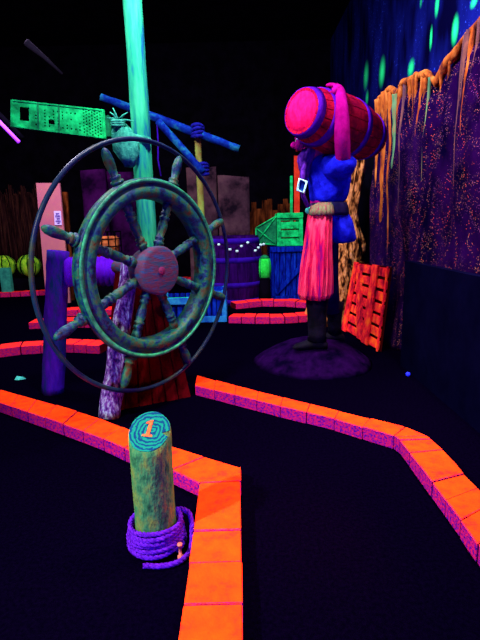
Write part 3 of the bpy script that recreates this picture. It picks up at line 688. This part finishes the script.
# two blue chests seen through the wheel
_, c, hx, z_ = crate(196, 226, 291, 322, 6.7, .5, 'low blue crate with cyan edges right of the wheel rim', 'blue_crate', 'blue_edge', slats=4)
_, c, hx, z_ = crate(158, 193, 298, 328, 6.2, .5, 'open blue chest seen through the wheel, green tray inside', 'blue_crate', 'blue_edge', slats=4, op=True, nm='open_chest')
tr_ = MB().box((c.x, c.y, z_-.10), (hx-.08, .17, .04)); tag(tr_.build('tray', 'green', smooth=False, bevel=.01), 'bright green tray inside the open blue chest', 'tray')
# lantern on black stump
c = dep(265, 280, 8.25)
tag(MB().lathe((c.x, 8.3, 0), (0, 0, 1), [(0, .11), (.1, .11), (c.z-.02, .10), (c.z, .10)], 16).build('stump', 'black'), 'black stump under the green lantern', 'stump')
ln = thing('lantern', V((c.x, 8.3, c.z)), 'small bright green lantern on a stump left of the blue crate', 'lantern')
lt_ = dep(264, 257, 8.25).z-c.z
MB().lathe((c.x, 8.3, c.z+.032), (0, 0, 1), [(0, .08), (.02, .11), (lt_*.35, .12), (lt_*.7, .11), (lt_-.06, .09)], 14).build('glass_body', 'lime', ln)
MB().lathe((c.x, 8.3, c.z+.002), (0, 0, 1), [(0, .1), (.03, .1)], 14).build('foot', 'black', ln)
MB().lathe((c.x, 8.3, c.z+lt_-.025), (0, 0, 1), [(0, .09), (.03, .07), (.06, .02)], 14).build('cap', 'green_dk', ln)
for k in range(4):
    a = math.pi/4+k*math.pi/2; MB().tube([V((c.x+math.cos(a)*.125, 8.3+math.sin(a)*.125, c.z+.02)), V((c.x+math.cos(a)*.10, 8.3+math.sin(a)*.10, c.z+lt_-.02))], .008, 5).build('cage_bar', 'green_dk', ln)
# brown plank fence
fn = thing('plank_fence', dep(268, 300, 9.5), 'orange-brown plank fence behind the green crate', 'fence')
for k in range(9):
    x0 = 246+k*5.3; a = dep(x0, 206+random.uniform(-8, 6), 9.8); b = dep(x0+4.9, 200, 9.8)
    MB().box(((a.x+b.x)/2, 9.8+.01*(k % 2), a.z/2), ((b.x-a.x)/2, .02, a.z/2)).build('plank', 'brown', fn, smooth=False, bevel=.004)
MB().box((dep(268, 250, 9.86).x, 9.86, .5), (.5, .025, .05)).build('rail', 'brown', fn, smooth=False)
for x0, x1, yt, m_, l_ in ((290, 292.5, 176, 'green', 'thin green upright stake behind the pirate chest'), (294, 299.5, 156, 'red_pole', 'thin red upright board behind the pirate chest')):
    a, b = dep(x0, yt, 9.3), dep(x1, yt, 9.3)
    tag(MB().box(((a.x+b.x)/2, 9.3, a.z/2), ((b.x-a.x)/2, .02, a.z/2)).build('upright_stake', m_, smooth=False), l_, 'stake')

# ------------------------------------------------------------------ mound, trunk, lattice
mb = MB(); MC = V((.76, 4.62, 0)); rs = []
n = 48
for i in range(13):
    t = i/12; r = 1-t; z = .235*(1-(r)**2.2)
    if i == 0: z = .001
    rs.append([MC+V((math.cos(2*math.pi*j/n)*r*.62, math.sin(2*math.pi*j/n)*r*.62, z)) *1 if i == 12 else MC+V((math.cos(2*math.pi*j/n)*r*.62*(1+.12*noise.noise(V((math.cos(2*math.pi*j/n)*1.5, math.sin(2*math.pi*j/n)*1.5, 0)))), math.sin(2*math.pi*j/n)*r*.62, z+.015*noise.noise(V((r*5*math.cos(j*.13), r*5*math.sin(j*.13), 0)))*(1-r))) for j in range(n)])
rs = rs[:-1]
tag(mb.rings(rs).build('mound', 'mound'), 'low dark purple mound under the pirate boots', 'mound')
mb = MB(); rs = []; tb0 = dep(331, 250, 6.55); n = 64
zt_ = dep(342, 152, 6.55).z
for i in range(60):
    t = i/59; z = t*zt_; cx = tb0.x+.03+.24*t; w = .25-.13*min(1, max(0, (t-.35)/.3)); rr = []
    for j in range(n):
        a = 2*math.pi*j/n; p = V((math.cos(a), math.sin(a), 0))
        rid = noise.noise(V((p.x*5, p.y*5, z*2.2)))*.9+noise.noise(V((p.x*11, p.y*11, z*6)))*.4
        rr.append(V((cx, 6.55, z))+p*w*1.45*(1+.22*rid))
    rs.append(rr)
tag(mb.rings(rs).build('bark_trunk', 'bark'), 'rough orange-brown bark trunk standing behind the pirate', 'trunk')
# lattice panel
lp_ = thing('hatch_panel', V((1.45, 5.4, 0)), 'red-orange wooden hatch panel leaning against the rock wall', 'panel')
A0 = lvl(340, 327, 0); A0 = lvl(344, 330, 0); B0 = lvl(380, 352, 0)
zA = dep(357, 262, A0.y); zB = dep(391, 267, B0.y)
q00, q10, q11, q01 = A0, B0, V((zB.x, B0.y, zB.z)), V((zA.x, A0.y, zA.z))
def lq(u, v): return q00.lerp(q10, u).lerp(q01.lerp(q11, u), v)
nn = (q10-q00).cross(q01-q00).normalized()
if nn.x > 0: nn = -nn
def lat(u0, v0, u1, v1, off, th, m_, nm): MB().quadslab([lq(u0, v0)+nn*off, lq(u1, v0)+nn*off, lq(u1, v1)+nn*off, lq(u0, v1)+nn*off], nn*th).build(nm, m_, lp_, smooth=False, bevel=.004)
lat(.0, .0, 1, 1, -.02, .015, 'lattice_gap', 'backing')
for k in range(7): lat(.02, k/7+.018, .98, (k+1)/7-.018, 0, .018, 'lattice', 'board')
for u0, u1 in ((0, .13), (.60, .76), (.985, 1.0)): lat(u0, 0, u1, 1, .022, .022, 'lattice', 'batten')
MB().quadslab([lq(.10, .95)+nn*.022, lq(.24, .98)+nn*.022, lq(.62, .02)+nn*.022, lq(.47, .02)+nn*.022], nn*.018).build('diagonal_batten', 'lattice', lp_, smooth=False)

# ------------------------------------------------------------------ pirate
G = .225
pir = thing('person', V((.74, 4.5, G)), 'person in blue shirt, pink striped sash and black boots, shouldering a barrel on the mound', 'person')
def P_(x, y, D): return dep(x, y, D)
def skin_mesh(name, verts, edges, m_, parent, sub=2):
    me = bpy.data.meshes.new(name); off = V(parent['_o'])
    me.from_pydata([v[0]-off for v in verts], edges, []); o = bpy.data.objects.new(name, me); COL.objects.link(o); o.parent = parent; o['_o'] = tuple(off)
    md = o.modifiers.new('skin', 'SKIN'); md.use_smooth_shade = True
    for i, v in enumerate(verts):
        s = me.skin_vertices[0].data[i]; s.radius = (v[1], v[1]) if not isinstance(v[1], tuple) else v[1]; s.use_root = (i == 0)
    md = o.modifiers.new('sub', 'SUBSURF'); md.levels = sub; md.render_levels = sub
    me.materials.append(M[m_]); return o
foot1 = P_(313, 335, 4.36); foot2 = P_(338, 330, 4.75)
vv = [(P_(323, 225, 4.5), .15), (P_(325, 200, 4.5), .15), (P_(327, 178, 4.5), .18), (P_(326, 166, 4.5), .14), (P_(320, 157, 4.48), .07), (P_(315, 150, 4.44), .105), (P_(309, 141, 4.42), .125),
      (P_(330, 170, 4.36), .085), (P_(343, 166, 4.20), .075), (P_(343, 159, 4.13), .068), (P_(342, 136, 4.05), .072), (P_(342, 114, 4.04), .062), (P_(341, 99, 4.10), .053),      # near arm 7..12
      (P_(320, 168, 4.66), .085), (P_(312, 158, 4.82), .07), (P_(325, 145, 4.90), .05), (P_(338, 138, 4.90), .042),     # far arm 13..16
      (P_(319, 240, 4.42), .11), (P_(316, 275, 4.38), .085), (P_(316, 320, 4.40), .055),           # near leg 17..19
      (P_(326, 240, 4.6), .11), (P_(329, 278, 4.66), .075), (P_(334, 318, 4.72), .05)]
ee = [(0, 1), (1, 2), (2, 3), (3, 4), (4, 5), (5, 6), (3, 7), (7, 8), (8, 9), (9, 10), (10, 11), (11, 12), (3, 13), (13, 14), (14, 15), (15, 16), (0, 17), (17, 18), (18, 19), (0, 20), (20, 21), (21, 22)]
# near hand: palm over the barrel top with fingers curling over it to the left
wr = 12
palm = P_(339, 89, 4.22); vv.append((palm, .050)); ee.append((wr, 23)); base = 23
for k, (dx, dD, ln_) in enumerate(((-1, -.05, 1.0), (0, -.015, 1.1), (1, .02, 1.05), (2, .055, .85))):
    k1 = P_(336, 86, 4.27+dD*1.2); k2 = P_(331.5-dx*.3-4*(ln_-1), 84.5, 4.33+dD*1.3); k3 = P_(327-dx*.3-9*(ln_-1), 85.5, 4.38+dD*1.3)
    i0 = len(vv); vv += [(k1, .020), (k2, .017), (k3, .014)]; ee += [(base, i0), (i0, i0+1), (i0+1, i0+2)]
i0 = len(vv); vv += [(P_(334, 93, 4.12), .022), (P_(329, 93, 4.12), .018)]; ee += [(base, i0), (i0, i0+1)]
body = skin_mesh('body', vv, ee, 'skin', pir)
# face: nose, brow, cheek, ear, eyes, mouth (facing left)
hc = P_(309.5, 142, 4.42)
nose = MB().ball(hc+V((-.135, -.03, -.03)), .032, 12, (1.3, .8, 1)); nose.ball(hc+V((-.10, -.05, -.035)), .05, 12, (.9, .8, 1)).build('nose', 'skin', pir)
MB().ball(hc+V((-.113, -.06, .02)), .014, 10).ball(hc+V((-.113, .03, .02)), .014, 10).build('eyes', 'bead', pir)
MB().ball(hc+V((.01, -.118, 0)), .03, 10, (.7, .4, 1.2)).build('ear', 'skin', pir)
MB().ball(hc+V((-.115, -.025, -.075)), .022, 10, (.6, 1.5, .5)).build('mouth', 'red_pole', pir)
bd_ = MB(); rs = []
for (x, y, w) in ((309, 150, .085), (306, 155, .095), (305, 161, .09), (305, 168, .07), (305.5, 175, .045), (306, 181, .012)):
    c = P_(x, y, 4.40); rs.append([c+V((math.cos(2*math.pi*j/24)*w*.75, math.sin(2*math.pi*j/24)*w, 0))*(1+.12*math.sin(j*math.pi/2+y)) for j in range(24)])
bd_.rings(rs).build('beard', 'beard', pir, rough=(.01, 14))
MB().ball(P_(310, 137, 4.42), .138, 20, (1, 1, .62)).build('headscarf', 'skin', pir)
# shirt
def loft(spec, n=40, fold=0, nf=7, ph=0, f2=0):
    rs = []
    for k, (xl, xr, y, D, dy) in enumerate(spec):
        a, b = dep(xl, y, D), dep(xr, y, D); c = (a+b)/2; hw = (b.x-a.x)/2
        rs.append([c+V((math.cos(2*math.pi*j/n)*hw, math.sin(2*math.pi*j/n)*dy, 0))*(1+(k/len(spec)*.6+.4)*(fold*math.sin(nf*2*math.pi*j/n+ph+k*.25)+f2*math.sin(5*2*math.pi*j/n+1.3+k*.1)+f2*.6*math.sin(19*2*math.pi*j/n+2+k*.1))) for j in range(n)])
    return rs
sh_ = MB().rings(loft([(317, 331, 155, 4.47, .08), (310, 344, 160, 4.47, .17), (307, 350, 168, 4.47, .22), (308, 350, 182, 4.47, .22), (310, 347, 195, 4.47, .20), (311, 345, 206, 4.48, .19)], fold=.03, nf=9), )
sh_.build('shirt', 'shirt', pir, sub=1, rough=(.025, 9))
MB().rings(loft([(313, 346, 211, 4.5, .20), (320, 351, 220, 4.52, .22), (325, 355, 232, 4.54, .23), (327, 357, 244, 4.55, .23)], fold=.04, nf=8)).build('shirt_tail', 'shirt', pir, sub=1, rough=(.02, 8))
slv = MB().tube([P_(326, 166, 4.40), P_(333, 168, 4.33), P_(340, 168, 4.24), P_(345, 163, 4.15), P_(346, 156, 4.13)], [.12, .13, .125, .115, .095], 18, wob=.15); slv.build('sleeve', 'shirt', pir, sub=1)
slv = MB().tube([P_(320, 168, 4.62), P_(313, 159, 4.80), P_(318, 152, 4.88)], [.12, .11, .09], 16, wob=.3); slv.build('sleeve', 'shirt', pir, sub=1)
MB().rings(loft([(310, 346, 203, 4.485, .215), (310, 347.5, 207, 4.485, .225), (311, 348, 212, 4.485, .225), (312, 348, 216, 4.485, .215)])).build('belt', 'belt', pir)
MB().ball(P_(310, 210.5, 4.30), .045, 14, (1, .7, .8)).build('knot', 'mint_scrap', pir)
# baldric and buckle
MB().tube([P_(305, 163, 4.34), P_(303, 172, 4.24), P_(302, 181, 4.22), P_(303, 196, 4.23), P_(308, 207, 4.26)], [.02, .024, .024, .02, .02], 8).build('chest_strap', 'beard', pir)
bx0 = [P_(297.5, 190, 4.17), P_(304, 193, 4.17), P_(306.5, 181.5, 4.17), P_(299.5, 179, 4.17)]
MB().tube([p for p in bx0], .012, 6, closed=True).build('buckle', 'buckle', pir)
MB().quadslab([p+V((0, .01, 0)) for p in bx0], V((0, .012, 0))).build('buckle_plate', 'blue_spar', pir, smooth=False)
# sash skirt
MB().rings(loft([(309.5, 331, 207, 4.33, .10), (308.5, 331.5, 214, 4.31, .12), (306.5, 331, 228, 4.30, .15), (304.5, 330.5, 245, 4.30, .17), (302, 330.5, 262, 4.30, .18), (300, 330.5, 280, 4.30, .18), (299, 330, 293, 4.30, .18), (300, 328, 298, 4.30, .165)], n=144, fold=.09, nf=13, f2=.11)).build('sash_skirt', 'sash', pir)
MB().rings(loft([(318, 331, 202.5, 4.28, .05), (311, 333, 206, 4.27, .085), (309.5, 333.5, 210, 4.26, .09), (309.5, 333.5, 215, 4.25, .095)], n=84, fold=.07, nf=17)).build('gathered_waistband', 'sash_top', pir)
# boots
def boot(px, D, ytop, w):
    g_ = .18; a = P_(px, ytop, D); zt_ = a.z
    rs = []
    gx = P_(px, 335, D).x
    gz = .2 if D < 4.6 else .17
    zs_ = [zt_, zt_-.08, zt_-.2, gz+.16, gz+.09]
    for k, z in enumerate(zs_):
        w_ = [w*1.25, w*1.1, w*.92, w*.85, w*.95][k]; cx = a.x+(gx-a.x)*k/4
        rs.append([V((cx+math.cos(2*math.pi*j/20)*w_, D+math.sin(2*math.pi*j/20)*w_, z)) for j in range(20)])
    MB().rings(rs).build('boot_shaft', 'boot', pir, rough=(.008, 12))
    rs = []
    for (dx, hw, hh) in ((.10, .05, .06), (.06, .068, .10), (0, .07, .115), (-.07, .066, .09), (-.15, .06, .062), (-.21, .045, .045), (-.235, .02, .025)):
        rs.append([V((gx+dx, D+math.cos(2*math.pi*j/16)*hw, gz+max(0, hh*.55+math.sin(2*math.pi*j/16)*hh*.55))) for j in range(16)])
    MB().rings(rs).build('boot_foot', 'boot', pir)
MB().tube([P_(326, 240, 4.6), P_(329, 278, 4.66), P_(333, 312, 4.71)], [.125, .095, .075], 16).build('trousers', 'belt', pir)
boot(317, 4.36, 291, .10); boot(334.5, 4.74, 302, .08)

# barrel on shoulder
E0 = P_(301, 111, 4.12); E1 = P_(371, 139, 4.80)
ax_ = E1-E0
barrel(E0, ax_, ax_.length, .182, .268, 'hot pink and red barrel with violet hoops on the pirate shoulder', 'barrel_red', 'barrel_hoop', 'barrel_head', (.035, .185, .60, .90), hw=.07, nst=18)

# small bits on the floor
a = lvl(20, 378, .012)
tag(MB().add([a+V((-.045, -.02, -.011)), a+V((.0, -.03, -.011)), a+V((.06, .0, -.011)), a+V((.0, .03, -.011)), a+V((-.03, 0, .02)), a+V((.03, .0, .012))], [(0, 1, 4), (1, 5, 4), (1, 2, 5), (2, 3, 5), (3, 4, 5), (3, 0, 4), (0, 3, 2, 1)]).build('plastic_scrap', 'mint_scrap', smooth=False), 'tiny mint scrap lying on the dark carpet at left', 'scrap')
a = lvl(408, 374, .025)
tag(MB().ball((a.x, a.y, .0225), .0215, 14).build('golf_ball', 'ball_blue'), 'small blue golf ball on the carpet by the low partition', 'ball')

for o in bpy.data.objects:
    if '_o' in o: del o['_o']

# ------------------------------------------------------------------ lights
def area(name, loc, tgt, size, col, power, spread=math.pi):
    l = bpy.data.lights.new(name, 'AREA'); l.shape = 'DISK'; l.size = size; l.color = col; l.energy = power; l.spread = spread
    o = bpy.data.objects.new(name, l); COL.objects.link(o); o.location = loc
    o.rotation_euler = (V(tgt)-V(loc)).to_track_quat('-Z', 'Y').to_euler(); return o
area('key_left', (-2.3, .35, 3.1), (-.2, 1.9, 0), .14, (1, .95, .85), 92, math.radians(75))
area('overhead', (1.6, 2.9, 4.2), (1.0, 2.8, 0), .5, (1, .72, .7), 85, math.radians(70))
area('centre', (-.9, 4.4, 4.3), (-.9, 3.9, 0), .5, (.9, .95, 1), 75)
area('violet_front', (.3, -1.2, .75), (0, 3, .3), .6, (.10, .02, 1), 130)
area('far_left', (-2.6, 4.6, 4.0), (-1.9, 6.2, 0), .6, (.85, .8, 1), 150)
area('stage', (-.4, 2.9, 3.9), (1.0, 5.0, 1.5), .4, (1, .85, 1), 180)
area('back', (.2, 6.4, 4.6), (-.1, 9.2, .5), .7, (.8, .85, 1), 120)
area('back_left', (-3.0, 7.4, 4.6), (-3.6, 10.0, .5), .7, (1, .85, .9), 120)
area('mural_wash', (.6, 4.4, 5.4), (2.5, 5.2, 3.6), .6, (.6, .8, 1), 140, math.radians(110))
area('warm_bounce_fill', (.55, 1.9, .55), (-.4, 1.85, .3), .3, (1, .16, .05), 20.0)  # added fill imitating orange bounce from the curb onto the post
w = bpy.data.worlds.new('world'); scn.world = w; w.use_nodes = True
w.node_tree.nodes['Background'].inputs[0].default_value = (.05, .01, .2, 1); w.node_tree.nodes['Background'].inputs[1].default_value = .006
scn.view_settings.view_transform = 'Standard'; scn.view_settings.look = 'None'; scn.view_settings.exposure = 0; scn.view_settings.gamma = 1
scn.view_settings.use_curve_mapping = False
